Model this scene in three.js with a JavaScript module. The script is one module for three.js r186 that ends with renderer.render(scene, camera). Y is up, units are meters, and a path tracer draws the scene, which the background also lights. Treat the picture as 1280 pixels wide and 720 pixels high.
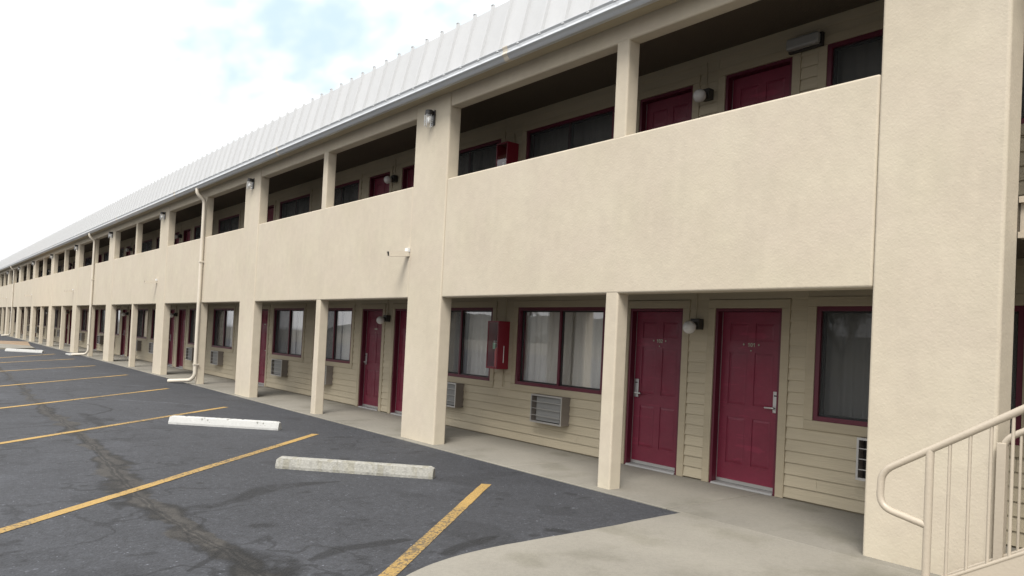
import * as THREE from 'three';
import { RoundedBoxGeometry } from 'three/addons/geometries/RoundedBoxGeometry.js';
import { mergeGeometries } from 'three/addons/utils/BufferGeometryUtils.js';
import { TextGeometry } from 'three/addons/geometries/TextGeometry.js';
import { FontLoader } from 'three/addons/loaders/FontLoader.js';

// ---------------------------------------------------------------- camera, sky, sun, exposure
const scene = new THREE.Scene();
const renderer = new THREE.WebGLRenderer({ antialias: true });
renderer.toneMapping = THREE.LinearToneMapping;
renderer.toneMappingExposure = 1.82;
renderer.shadowMap.enabled = true;
renderer.setSize(1024, 576);

const EYE = new THREE.Vector3(0, 1.584, 6.05), FOC = 950, PPY = 404.7, YAW = 0.8981, PITCH = 0.02018, ROLL = 0.0488;
const camera = new THREE.PerspectiveCamera(2 * Math.atan(360 / FOC) * 180 / Math.PI, 1280 / 720, 0.05, 2000);
const fw0 = new THREE.Vector3(-Math.sin(YAW), 0, -Math.cos(YAW)), rt0 = new THREE.Vector3(Math.cos(YAW), 0, -Math.sin(YAW)), up0 = new THREE.Vector3(0, 1, 0);
const fwd = fw0.clone().multiplyScalar(Math.cos(PITCH)).addScaledVector(up0, Math.sin(PITCH));
const upP = up0.clone().multiplyScalar(Math.cos(PITCH)).addScaledVector(fw0, -Math.sin(PITCH));
const right = rt0.clone().multiplyScalar(Math.cos(ROLL)).addScaledVector(upP, Math.sin(ROLL));
const upv = upP.clone().multiplyScalar(Math.cos(ROLL)).addScaledVector(rt0, -Math.sin(ROLL));
camera.position.copy(EYE);
camera.quaternion.setFromRotationMatrix(new THREE.Matrix4().makeBasis(right, upv, fwd.clone().negate()));
camera.setViewOffset(1280, 720, 0, 360 - PPY, 1280, 720);
camera.updateProjectionMatrix();
scene.add(camera);
const ray = (u, v) => fwd.clone().addScaledVector(right, (u - 640) / FOC).addScaledVector(upv, -(v - PPY) / FOC);
const gp = (u, v, y = 0) => { const d = ray(u, v), t = (y - EYE.y) / d.y; return [EYE.x + d.x * t, EYE.z + d.z * t]; };   // photo pixel -> point of the ground

// noise
function hash(x, y, s) { let h = Math.imul(x | 0, 374761393) + Math.imul(y | 0, 668265263) + Math.imul(s | 0, 974634777); h = Math.imul(h ^ (h >>> 13), 1274126177); return ((h ^ (h >>> 16)) >>> 0) / 4294967296; }
function vnoise(x, y, s, per = 0) {
  const xi = Math.floor(x), yi = Math.floor(y), fx = x - xi, fy = y - yi, w = (i) => per ? ((i % per) + per) % per : i;
  const a = hash(w(xi), w(yi), s), b = hash(w(xi + 1), w(yi), s), c = hash(w(xi), w(yi + 1), s), d = hash(w(xi + 1), w(yi + 1), s);
  const u = fx * fx * (3 - 2 * fx), v = fy * fy * (3 - 2 * fy);
  return a + (b - a) * u + (c - a) * v + (a - b - c + d) * u * v;
}
function fbm(x, y, s, o = 4, per = 0) { let t = 0, a = 0.5, n = 0; for (let i = 0; i < o; i++) { t += a * vnoise(x, y, s + i * 17, per); n += a; x *= 2; y *= 2; per *= 2; a *= 0.5; } return t / n; }
const smooth = (a, b, x) => { const t = Math.min(1, Math.max(0, (x - a) / (b - a))); return t * t * (3 - 2 * t); };
let seed = 7; const rnd = () => { seed = (Math.imul(seed, 1664525) + 1013904223) >>> 0; return seed / 4294967296; };

{ // bright broken overcast: white cloud sheets with pale blue gaps
  const w = 2048, h = 1024, data = new Float32Array(w * h * 4);
  const gaps = [[425, 50, 150, 55, -0.2, 0.8], [470, 95, 75, 26, -0.1, 0.9], [590, 4, 80, 36, -0.2, 0.95], [300, 115, 120, 24, 0.25, 0.35], [180, 140, 130, 20, 0.2, 0.22], [270, 40, 90, 20, -0.2, 0.3]].map(([u, v, ru, rv, a, k]) => {
    const c = ray(u, v), q = (du, dv) => ray(u + du, v + dv).sub(c).normalize(); return [c.clone().normalize(), q(Math.cos(a), Math.sin(a)), q(-Math.sin(a), Math.cos(a)), ru / FOC, rv / FOC, k];
  });
  const d = new THREE.Vector3();
  for (let j = 0; j < h; j++) for (let i = 0; i < w; i++) {
    const lat = ((j + 0.5) / h - 0.5) * Math.PI, lon = ((i + 0.5) / w - 0.5) * 2 * Math.PI, o = (j * w + i) * 4;
    d.set(Math.cos(lat) * Math.cos(lon), Math.sin(lat), Math.cos(lat) * Math.sin(lon)); data[o + 3] = 1;
    if (d.y < -0.01) { data[o] = data[o + 1] = data[o + 2] = 0.2; continue; }
    const y = Math.max(d.y, 0.03), px = d.x / (y + 0.18), pz = d.z / (y + 0.18);
    const n = fbm(px * 2.4 + 11, pz * 1.3 + 5, 3, 6), m = fbm(px * 0.7 + 2, pz * 0.7 + 9, 41, 3);
    let gap = smooth(0.58, 0.78, n * 0.6 + m * 0.4) * 0.55 * smooth(0.2, 0.45, d.y);
    const f = 0.55 * fbm(px * 4 + 3, pz * 7.5, 61, 5) + 0.45 * fbm(px * 13, pz * 19, 63, 4);
    for (const [g, t1, t2, r1, r2, k] of gaps) { if (g.dot(d) < 0.9) continue; const a = d.dot(t1) - g.dot(t1), b = d.dot(t2) - g.dot(t2), e = (a / r1) ** 2 + (b / r2) ** 2; gap = Math.max(gap, k * smooth(2.6, -0.9, e + 5.5 * (f - 0.5) + 1.2 * (n - 0.5))); }
    const cie = (1 + 1.1 * Math.max(0, d.y)) / 2.1, cl = (0.98 + 0.12 * (fbm(px * 2.2, pz * 2.2, 77, 5) - 0.5)) * cie * 1.13;
    const white = [1.0 * cl, 1.005 * cl, 1.02 * cl], blue = [0.32, 0.445, 0.51];
    for (let c = 0; c < 3; c++) data[o + c] = white[c] * (1 - gap) + blue[c] * gap;
  }
  const sky = new THREE.DataTexture(data, w, h, THREE.RGBAFormat, THREE.FloatType);
  sky.mapping = THREE.EquirectangularReflectionMapping; sky.magFilter = sky.minFilter = THREE.LinearFilter; sky.colorSpace = THREE.LinearSRGBColorSpace; sky.needsUpdate = true;
  scene.background = sky; scene.environment = sky;
}
const sun = new THREE.DirectionalLight(0xfffaf3, 2.0);
sun.position.set(12, 40, 24); sun.target.position.set(-8, 0, 0); sun.castShadow = true; sun.shadow.radius = 45;
sun.shadow.mapSize.set(4096, 4096); Object.assign(sun.shadow.camera, { left: -90, right: 60, top: 60, bottom: -60, near: 1, far: 200 });
scene.add(sun, sun.target);

// ---------------------------------------------------------------- textures and materials
function tex(w, h, fn, srgb, rep) {
  const data = new Uint8Array(w * h * 4);
  for (let j = 0; j < h; j++) for (let i = 0; i < w; i++) { const c = fn(i, j), o = (j * w + i) * 4; for (let k = 0; k < 3; k++) data[o + k] = Math.max(0, Math.min(255, Math.round(typeof c === 'number' ? c * 255 : c[k] * 255))); data[o + 3] = 255; }
  const t = new THREE.DataTexture(data, w, h, THREE.RGBAFormat, THREE.UnsignedByteType);
  t.wrapS = t.wrapT = THREE.RepeatWrapping; t.magFilter = THREE.LinearFilter; t.minFilter = THREE.LinearMipmapLinearFilter; t.generateMipmaps = true;
  if (srgb) t.colorSpace = THREE.SRGBColorSpace;
  if (rep) t.repeat.set(rep[0], rep[1]);
  t.needsUpdate = true; return t;
}
const toS = (l) => l <= 0.0031308 ? l * 12.92 : 1.055 * Math.pow(l, 1 / 2.4) - 0.055;
const lin = (r, g, b) => new THREE.Color().setRGB(r, g, b);
const N = 512;
// grey multiplier maps (linear factor around 1 * 0.9)
const stuccoMap = tex(N, N, (i, j) => { const x = i / N, y = j / N; const a = fbm(x * 3, y * 3, 5, 5, 3), b = fbm(x * 40, y * 40, 9, 2, 40), c = fbm(x * 7 + 3, y * 7, 23, 3, 7), sk = fbm(x * 26, y * 2, 27, 4, 0) * fbm(x * 5, y * 5, 29, 3, 5); const v = 0.88 + 0.11 * (a - 0.5) + 0.07 * (b - 0.5) + 0.05 * (c - 0.5) - 0.03 * smooth(0.24, 0.5, sk); return [toS(v), toS(v * (0.995 + 0.03 * (c - 0.5))), toS(v * (0.99 + 0.05 * (a - 0.5)))]; }, true, [1 / 3.1, 1 / 3.1]);
const stuccoBump = tex(N, N, (i, j) => { const x = i / N, y = j / N; return 0.5 * fbm(x * 60, y * 60, 31, 3, 60) + 0.3 * fbm(x * 14, y * 14, 32, 2, 14) + 0.2 * fbm(x * 4, y * 4, 33, 2, 4); }, false, [1 / 0.9, 1 / 0.9]);
const woodMap = tex(N, N, (i, j) => { const x = i / N, y = j / N; const a = fbm(x * 6, y * 60, 51, 3, 0), b = fbm(x * 4, y * 4, 53, 4, 4); const v = 0.88 + 0.1 * (a - 0.5) + 0.14 * (b - 0.5); return toS(v); }, true, [1 / 2.3, 1 / 1.1]);
const woodBump = tex(N, N, (i, j) => fbm(i / N * 10, j / N * 120, 61, 3, 0), false, [1 / 1.2, 1 / 0.6]);
const concreteMap = tex(1024, 1024, (i, j) => { const x = i / 1024, y = j / 1024; const a = fbm(x * 4, y * 4, 71, 5, 4), b = fbm(x * 160, y * 160, 73, 2, 160), c = fbm(x * 9, y * 9, 75, 4, 9); const st = smooth(0.5, 0.85, c) * 0.16, sp = b > 0.8 ? 0.1 : 0; const v = 0.84 + 0.34 * (a - 0.5) + 0.14 * (b - 0.5) - st - sp; return [toS(v), toS(v * 0.985), toS(v * (0.95 - st * 0.25))]; }, true, [1 / 3.7, 1 / 3.7]);
const stopMap = tex(N, N, (i, j) => { const x = i / N, y = j / N; const a = fbm(x * 7, y * 7, 171, 5, 7), b = fbm(x * 60, y * 60, 173, 3, 60), c = fbm(x * 16, y * 3, 175, 4, 0), st = smooth(0.5, 0.66, c); const v = 0.82 + 0.25 * (a - 0.5) + 0.4 * (b - 0.5) - 0.1 * st; return [toS(v), toS(v * (1 - 0.02 * st)), toS(v * (0.97 - 0.09 * st))]; }, true, [1 / 1.1, 1 / 1.1]);
const chipMap = tex(N, N, (i, j) => { const x = i / N, y = j / N; const a = fbm(x * 10, y * 10, 181, 5, 10), b = fbm(x * 50, y * 50, 183, 3, 50), ch = smooth(0.62, 0.68, a * 0.7 + b * 0.3); const v = (0.92 + 0.1 * (b - 0.5)) * (1 - ch) + 0.45 * ch; return [toS(v), toS(v), toS(v * (1 - 0.06 * ch))]; }, true, [1 / 0.9, 1 / 0.9]);
const concreteBump = tex(N, N, (i, j) => 0.6 * fbm(i / N * 90, j / N * 90, 81, 2, 90) + 0.4 * fbm(i / N * 9, j / N * 9, 82, 3, 9), false, [1 / 0.8, 1 / 0.8]);
const grainMap = tex(N, N, (i, j) => { const x = i / N, y = j / N; const v = 0.9 + 0.12 * (fbm(x * 5, y * 5, 91, 4, 5) - 0.5) + 0.04 * (fbm(x * 70, y * 70, 93, 2, 70) - 0.5); return toS(v); }, true, [1 / 1.7, 1 / 1.7]);
const grainBump = tex(256, 256, (i, j) => fbm(i / 256 * 40, j / 256 * 40, 95, 3, 40), false, [1 / 0.5, 1 / 0.5]);

const doorMap = tex(N, N, (i, j) => { const x = i / N, y = j / N; const a = fbm(x * 3, y * 3, 191, 5, 3), b = fbm(x * 50, y * 50, 193, 3, 50), sc = smooth(0.7, 0.78, fbm(x * 8, y * 40, 195, 4, 0)); const v = 0.8 + 0.3 * (a - 0.5) + 0.14 * (b - 0.5); return [toS(v + 0.2 * sc), toS(v + 0.28 * sc), toS(v + 0.25 * sc)]; }, true, [1 / 1.9, 1 / 1.3]);
const doorRough = tex(N, N, (i, j) => { const a = fbm(i / N * 5, j / N * 5, 197, 5, 5); return [0, 0.62 + 0.7 * (a - 0.5), 0]; }, false, [1 / 1.3, 1 / 1.3]);
const std = (color, roughness, extra = {}) => new THREE.MeshStandardMaterial({ color, roughness, ...extra });
const M = {
  stucco: std(lin(0.595, 0.53, 0.418), 0.93, { map: stuccoMap, bumpMap: stuccoBump, bumpScale: 0.0028 }),
  siding: [0, 1, 2].map((k) => std(lin(0.475 + 0.016 * k, 0.412 + 0.014 * k, 0.295 + 0.01 * k), 0.72, { map: woodMap, bumpMap: woodBump, bumpScale: 0.0012 })),
  trim: std(lin(0.435, 0.373, 0.262), 0.7, { map: woodMap, bumpMap: woodBump, bumpScale: 0.001 }),
  core: std(lin(0.26, 0.22, 0.15), 0.9, { map: grainMap }),
  ceiling: std(lin(0.10, 0.08, 0.056), 0.85, { map: grainMap, bumpMap: grainBump, bumpScale: 0.003 }),  // brown darkened so its colour adds shade to the upper recess
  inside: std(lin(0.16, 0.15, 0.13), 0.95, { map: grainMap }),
  red: std(lin(0.195, 0.016, 0.041), 0.8, { map: doorMap, roughnessMap: doorRough, bumpMap: grainBump, bumpScale: 0.0006 }),
  redFrame: std(lin(0.105, 0.009, 0.024), 0.45, { map: grainMap }),
  steel: std(lin(0.62, 0.62, 0.6), 0.32, { metalness: 0.9, map: grainMap }),
  alu: std(lin(0.5, 0.49, 0.47), 0.45, { metalness: 0.75, map: grainMap }),
  brass: std(lin(0.3, 0.28, 0.22), 0.4, { metalness: 0.6 }),
  dark: std(lin(0.022, 0.02, 0.019), 0.5, { map: grainMap }),
  bronze: std(lin(0.035, 0.03, 0.026), 0.45, { map: grainMap }),
  gutter: std(lin(0.66, 0.68, 0.69), 0.3, { metalness: 0.55, map: grainMap }),
  roof: [0, 1, 2].map((k) => std(lin(0.51 + 0.014 * k, 0.517 + 0.014 * k, 0.52 + 0.014 * k), 0.5, { map: grainMap })),
  ribEnd: std(lin(0.5, 0.51, 0.52), 0.6, { map: grainMap }),
  pipe: std(lin(0.66, 0.6, 0.5), 0.5, { map: grainMap }),
  rail: std(lin(0.50, 0.435, 0.345), 0.38, { map: grainMap, bumpMap: grainBump, bumpScale: 0.0008 }),
  glass: new THREE.MeshPhysicalMaterial({ color: 0xffffff, roughness: 0.015, transmission: 1, thickness: 0, ior: 1.9, metalness: 0 }),
  globe: new THREE.MeshPhysicalMaterial({ color: lin(0.74, 0.73, 0.7), roughness: 0.25, transmission: 0.15, thickness: 0 }),
  screen: std(lin(0.03, 0.032, 0.033), 0.7, { transparent: true, opacity: 0.5 }),
  screenDense: std(lin(0.04, 0.043, 0.043), 0.7, { transparent: true, opacity: 0.62 }),
  curtain: std(lin(0.76, 0.75, 0.7), 0.95, { map: grainMap }),
  acCase: std(lin(0.23, 0.2, 0.175), 0.6, { map: grainMap, bumpMap: grainBump, bumpScale: 0.001 }),
  acFin: std(lin(0.36, 0.36, 0.35), 0.5, { metalness: 0.3, map: grainMap }),
  cabinet: std(lin(0.24, 0.012, 0.028), 0.35, { map: grainMap }),
  extinguisher: std(lin(0.5, 0.02, 0.02), 0.3),
  white: std(lin(0.78, 0.78, 0.76), 0.5, { map: grainMap }),
  green: std(lin(0.25, 0.5, 0.35), 0.6),
  concrete: std(lin(0.262, 0.248, 0.216), 0.9, { map: concreteMap, bumpMap: concreteBump, bumpScale: 0.003 }),
  stopConcrete: std(lin(0.36, 0.352, 0.325), 0.9, { map: stopMap, bumpMap: concreteBump, bumpScale: 0.006 }),
  stopWhite: std(lin(0.5, 0.5, 0.48), 0.8, { map: chipMap, bumpMap: concreteBump, bumpScale: 0.005 }),
  gravel: std(lin(0.34, 0.25, 0.17), 0.95, { map: concreteMap, bumpMap: concreteBump, bumpScale: 0.02 }),
};

// ---------------------------------------------------------------- helpers
function metric(g) {   // box-projected uv in metres
  if (g.index) g = g.toNonIndexed();
  const p = g.attributes.position, n = g.attributes.normal, uv = new Float32Array(p.count * 2);
  for (let i = 0; i < p.count; i += 3) {
    let ax = 0, ay = 0, az = 0; for (let k = 0; k < 3; k++) { ax += Math.abs(n.getX(i + k)); ay += Math.abs(n.getY(i + k)); az += Math.abs(n.getZ(i + k)); }
    for (let k = 0; k < 3; k++) { const q = i + k, x = p.getX(q), y = p.getY(q), z = p.getZ(q); const [a, b] = az >= ax && az >= ay ? [x, y] : ax >= ay ? [z + 0.37, y] : [x, z]; uv[q * 2] = a; uv[q * 2 + 1] = b; }
  }
  g.setAttribute('uv', new THREE.BufferAttribute(uv, 2)); return g;
}
const bx = (x0, x1, y0, y1, z0, z1) => metric(new THREE.BoxGeometry(x1 - x0, y1 - y0, z1 - z0).translate((x0 + x1) / 2, (y0 + y1) / 2, (z0 + z1) / 2));
const rbx = (x0, x1, y0, y1, z0, z1, r = 0.02, s = 2) => metric(new RoundedBoxGeometry(x1 - x0, y1 - y0, z1 - z0, s, Math.min(r, (x1 - x0) / 2.01, (y1 - y0) / 2.01, (z1 - z0) / 2.01)).translate((x0 + x1) / 2, (y0 + y1) / 2, (z0 + z1) / 2));
const V = (x, y, z) => new THREE.Vector3(x, y, z);
function tube(pts, r, seg = 10, rad = 0.06, closed = false) {   // pipe through points with rounded corners
  const path = new THREE.CurvePath(); let prev = pts[0];
  for (let i = 1; i < pts.length; i++) {
    const c = pts[i];
    if (i === pts.length - 1) { path.add(new THREE.LineCurve3(prev, c)); break; }
    const a = c.clone().addScaledVector(prev.clone().sub(c).normalize(), Math.min(rad, prev.distanceTo(c) * 0.49)), nx = pts[i + 1], b = c.clone().addScaledVector(nx.clone().sub(c).normalize(), Math.min(rad, nx.distanceTo(c) * 0.49));
    path.add(new THREE.LineCurve3(prev, a)); path.add(new THREE.QuadraticBezierCurve3(a, c, b)); prev = b;
  }
  const P = []; for (const c of path.curves) { const n = c.isLineCurve3 ? 1 : 6; for (let k = 0; k < n; k++) P.push(c.getPoint(k / n)); } P.push(pts[pts.length - 1].clone());
  // swept rings
  const pos = [], idx = [], up = V(0.31, 0.5, 0.81).normalize(); let nrm = null;
  for (let i = 0; i < P.length; i++) {
    const t = P[Math.min(i + 1, P.length - 1)].clone().sub(P[Math.max(i - 1, 0)]).normalize();
    nrm = (nrm ? nrm.clone() : up.clone()); nrm.addScaledVector(t, -nrm.dot(t)).normalize(); const bn = t.clone().cross(nrm);
    for (let k = 0; k < seg; k++) { const a = k / seg * 2 * Math.PI, q = P[i].clone().addScaledVector(nrm, Math.cos(a) * r).addScaledVector(bn, Math.sin(a) * r); pos.push(q.x, q.y, q.z); }
  }
  for (let i = 0; i < P.length - 1; i++) for (let k = 0; k < seg; k++) { const a = i * seg + k, b = i * seg + (k + 1) % seg; idx.push(a, a + seg, b, b, a + seg, b + seg); }
  for (const [i, f] of [[0, 1], [P.length - 1, -1]]) { const c0 = pos.length / 3; pos.push(P[i].x, P[i].y, P[i].z); for (let k = 0; k < seg; k++) { const a = i * seg + k, b = i * seg + (k + 1) % seg; if (f > 0) idx.push(c0, a, b); else idx.push(c0, b, a); } }
  const g = new THREE.BufferGeometry(); g.setAttribute('position', new THREE.Float32BufferAttribute(pos, 3)); g.setIndex(idx); g.computeVertexNormals();
  return metric(g);
}
function prism(poly, x0, x1) {   // polygon of [z, y] swept along x
  const s = new THREE.Shape(poly.map(([z, y]) => new THREE.Vector2(-z, y)));
  return metric(new THREE.ExtrudeGeometry(s, { depth: x1 - x0, bevelEnabled: false }).rotateY(Math.PI / 2).translate(x0, 0, 0));
}
const taken = {};
const numbered = (n) => { const k = taken[n] = (taken[n] ?? -1) + 1; return k ? n + '_' + String(k).padStart(3, '0') : n; };
function mesh(name, geo, mat, parent) {
  const g = Array.isArray(geo) ? mergeGeometries(geo.map((q) => q.index ? q.toNonIndexed() : q)) : geo;
  const m = new THREE.Mesh(g, mat); m.name = name; m.castShadow = m.receiveShadow = true; if (parent) parent.add(m); return m;
}
function thing(name, label, category, pos = [0, 0, 0], group) {
  const o = new THREE.Group(); o.name = numbered(name); o.position.set(...pos); o.userData = { label, category }; if (group) o.userData.group = group; scene.add(o); return o;
}
function struct(o) { o.userData.kind = 'structure'; scene.add(o); return o; }
const ORD = ['first', 'second', 'third', 'fourth', 'fifth', 'sixth', 'seventh', 'eighth', 'ninth', 'tenth', 'eleventh', 'twelfth'];

// ---------------------------------------------------------------- layout numbers (metres)
const WZ = -1.51, BAY = 7.59, NB = 11, F2 = 2.80, YS = 2.14, YP = 3.88, YB = 4.94, YT = 5.2, PW = 0.94;
const PL = (i) => i === 0 ? -2.98 : -10.23 - (i - 1) * BAY;
const ML = (i) => i === 0 ? -5.97 : i === 1 ? -13.61 : i === 2 ? -20.97 : PL(i + 1) + 4.29;
const CC = (k) => -5.82 - k * 7.605;
const XL = PL(NB) + 0.02, XR = 4.2;
const G0 = 0, GA = -0.015;

// ---------------------------------------------------------------- ground
{
  const g = new THREE.PlaneGeometry(1600, 1600, 1, 1).rotateX(-Math.PI / 2); const m = mesh('ground', metric(g.translate(0, -0.06, 0)), std(lin(0.095, 0.09, 0.078), 1, { map: concreteMap }));
  struct(m);
}
const lot = struct(Object.assign(new THREE.Group(), { name: 'parking_lot' }));
{
  const px = (a) => a.map(([u, v, w]) => { const q = gp(u, v); return [q[0], q[1], w]; });
  const main = [[-60, 3.6, 0.05], [-30, 3.75, 0.07], ...px([[20, 478, 0.07], [45, 500, 0.09], [75, 523, 0.14], [100, 543, 0.14], [125, 565, 0.13], [150, 592, 0.19], [168, 615, 0.19], [215, 650, 0.14], [260, 675, 0.15], [300, 700, 0.17], [330, 719, 0.18]]), [-4.0, 4.2, 0.16]];
  const tar = [   // narrow dark crack fillings and drips
    px([[228, 634, 0.05], [262, 632, 0.04], [300, 622, 0.05], [325, 612, 0.09], [345, 606, 0.11], [380, 603, 0.08], [424, 600, 0.02]]),
    px([[103, 516, 0.06], [118, 524, 0.1], [126, 531, 0.05]]), px([[105, 519, 0.02], [128, 515, 0.03], [140, 511, 0.02], [122, 505, 0.03], [90, 500, 0.01]]),
    px([[130, 538, 0.02], [165, 535, 0.035], [195, 534, 0.02], [220, 535, 0.005]]), px([[0, 535, 0.015], [40, 532, 0.02], [78, 530, 0.02]]), px([[0, 561, 0.02], [30, 558, 0.03], [55, 557, 0.01]]),
    px([[390, 697, 0.03], [430, 684, 0.06], [480, 677, 0.05], [515, 672, 0.02]]), px([[320, 655, 0.06], [332, 654, 0.06]]), px([[300, 690, 0.1], [335, 706, 0.22], [360, 712, 0.1]]),
    px([[145, 628, 0.07], [150, 634, 0.02]]), px([[135, 610, 0.06], [141, 600, 0.1], [150, 612, 0.05]]), px([[235, 712, 0.015], [258, 698, 0.025], [270, 690, 0.02], [278, 685, 0.03]]),
    px([[560, 690, 0.04], [590, 676, 0.06], [620, 668, 0.02]]), px([[690, 660, 0.05], [706, 662, 0.05]]),
  ];
  const ghost = [px([[145, 498.6, 0.05], [220, 503, 0.05], [245, 506, 0.03]]), px([[100, 477, 0.06], [180, 482, 0.07]]), px([[55, 463, 0.06], [130, 466, 0.08]]), px([[65, 479, 0.04], [100, 481, 0.05]])];
  const dist = (pl, x, z) => { let best = 9, w = 0; for (let i = 0; i + 1 < pl.length; i++) { const [ax, az, aw] = pl[i], [bx2, bz, bw] = pl[i + 1], dx = bx2 - ax, dz = bz - az; let t = ((x - ax) * dx + (z - az) * dz) / (dx * dx + dz * dz); t = t < 0 ? 0 : t > 1 ? 1 : t; const d = Math.hypot(x - ax - t * dx, z - az - t * dz); if (d < best) { best = d; w = aw + (bw - aw) * t; } } return [best, w]; };
  const boxOf = (pl) => pl.reduce((b, [x, z, w]) => [Math.min(b[0], x - w * 3 - 0.2), Math.max(b[1], x + w * 3 + 0.2), Math.min(b[2], z - w * 3 - 0.2), Math.max(b[3], z + w * 3 + 0.2)], [1e9, -1e9, 1e9, -1e9]);
  const T = tar.map((p) => [p, boxOf(p)]), GH = ghost.map((p) => [p, boxOf(p)]);
  function asphalt(x, z) {
    const n1 = fbm(x * 0.5, z * 0.5, 101, 4), n2 = fbm(x * 3, z * 3, 103, 4), n3 = fbm(x * 26, z * 26, 105, 2), n4 = vnoise(x * 70, z * 70, 107);
    let v = 0.0365 * (1 + 0.3 * (n1 - 0.5) + 0.25 * (n2 - 0.5) + 0.35 * (n3 - 0.5) + 0.55 * (n4 - 0.5));
    if (n4 > 0.9 && n3 > 0.5) v *= 1.7;
    if (vnoise(x * 44 + 3, z * 44, 117) > 0.972 && n2 > 0.42) v = 0.2 + 0.12 * n3;   // grit
    let warm = 0;
    v *= 1 - 0.22 * smooth(0.64, 0.7, fbm(x * 1.7 + 8, z * 1.7, 111, 5));                 // oily patches
    v *= 1 - 0.45 * smooth(0.76, 0.82, fbm(x * 5.5 + 3, z * 4.1, 113, 3));             // small drips
    v *= 1 + 0.22 * smooth(0.6, 0.8, fbm(x * 0.9 + 20, z * 1.3, 115, 5));                // worn grey
    const wx = x + 0.34 * (fbm(x * 3.3, z * 3.3, 121, 4) - 0.5), wz = z + 0.34 * (fbm(x * 3.3 + 50, z * 3.3, 123, 4) - 0.5);
    const [d, wq] = dist(main, wx, wz), w = wq * 0.74;
    if (d < w * 2.4) {
      const band = smooth(w * 1.2, w * 0.85, d), edge = smooth(w * 1.6, w * 0.95, d) * smooth(w * 0.3, w * 0.8, d) * smooth(0.44, 0.56, fbm(x * 2.6, z * 2.6, 133, 4));
      warm = band;
      v = v * (1 - band) + band * 0.034 * (0.5 + 0.95 * fbm(x * 9, z * 9, 131, 3) + 0.5 * (n4 - 0.5));
      v *= 1 - 0.68 * edge;
      const [d2] = dist(main, x + 0.1 * (n2 - 0.5), z + 0.12 * (n2 - 0.5)); if (d2 < 0.008) v *= 1.1; else if (d2 < 0.035) v *= 0.5;
    }
    { // sharp crazing along the seam and out of it
      const q = fbm(x * 1.1 + 7, z * 1.1, 143, 5), ln = Math.abs(q - 0.5) * 9, near = smooth(1.5, 0.3, d);
      v *= 1 - 0.5 * smooth(0.16, 0.05, ln) * Math.max(near, 0.75 * smooth(0.55, 0.7, fbm(x * 0.4, z * 0.4 + 9, 145, 2)));
    }
    for (const [p, b] of T) if (x > b[0] && x < b[1] && z > b[2] && z < b[3]) { const [dd, ww] = dist(p, x + 0.12 * (n2 - 0.5), z + 0.12 * (fbm(x * 4, z * 4, 141, 3) - 0.5)); v *= 1 - 0.62 * smooth(ww * 1.7, ww * 0.7, dd) * smooth(0.25, 0.5, n3 * 0.4 + n2 * 0.6); }
    for (const [p, b] of GH) if (x > b[0] && x < b[1] && z > b[2] && z < b[3]) { const [dd, ww] = dist(p, x + 0.05 * (n2 - 0.5), z + 0.05 * (n2 - 0.5)); v *= 1 + 1.3 * smooth(ww, ww * 0.4, dd) * smooth(0.35, 0.6, n2 * 0.5 + n3 * 0.5); }
    return [toS(v * (0.95 + 0.16 * warm)), toS(v * (1.0 + 0.01 * warm)), toS(v * (1.15 - 0.26 * warm))];
  }
  const bump = tex(N, N, (i, j) => 0.7 * vnoise(i / N * 110, j / N * 110, 151, 110) + 0.3 * fbm(i / N * 12, j / N * 12, 153, 3, 12), false, [1, 1]);
  for (const [x0, x1, z0, z1, w, h] of [[-16, -2, -0.3, 7.7, 2048, 1170], [-48, -16, -0.3, 7.7, 1536, 384], [-90, -48, -0.3, 7.7, 512, 128], [-90, 60, 7.7, 46, 512, 256], [-2, 60, -0.3, 7.7, 512, 128]]) {
    const t = tex(w, h, (i, j) => asphalt(x0 + (i + 0.5) / w * (x1 - x0), z1 - (j + 0.5) / h * (z1 - z0)), true);
    t.wrapS = t.wrapT = THREE.ClampToEdgeWrapping;
    const b = bump.clone(); b.repeat.set((x1 - x0) / 1.1, (z1 - z0) / 1.1); b.needsUpdate = true;
    const g = new THREE.PlaneGeometry(x1 - x0, z1 - z0).rotateX(-Math.PI / 2).translate((x0 + x1) / 2, GA, (z0 + z1) / 2);
    mesh('asphalt', g, std(0xffffff, 0.82, { map: t, bumpMap: b, bumpScale: 0.004 }), lot);
  }
  // painted parking lines
  const paint = tex(1024, 64, (i, j) => { const x = i / 1024 * 6.2, y = j / 64 * 0.12; const a = fbm(x * 60, y * 60, 161, 3), b = fbm(x * 2.2, y * 2, 163, 3), wear = 0.9 * smooth(0.52, 0.7, a * 0.62 + b * 0.38); const v = 0.9 + 0.5 * (a - 0.5); const c = [0.43 * v, 0.278 * v, 0.088 * v], k = [0.085, 0.07, 0.05]; return c.map((q, i2) => toS(q * (1 - wear) + k[i2] * wear)); }, true);
  const paintM = std(0xffffff, 0.8, { map: paint, bumpMap: bump, bumpScale: 0.003 });
  const paintF = std(lin(0.62, 0.56, 0.42), 0.85, { map: paint });
  const lines = [[-6.65, 1.0, -4.39, 3.5], [-10.94, 1.07, -6.7, 5.43], [-15.06, 1.08, -11.27, 5.06], [-19.51, 1.02, -15.48, 4.73], [-24.45, 0.9, -20.25, 4.34], [-29.06, 0.94, -25.54, 3.92], [-33.61, 0.87, -29.99, 3.6], [-37.71, 0.98, -33.3, 3.35]];
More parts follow.
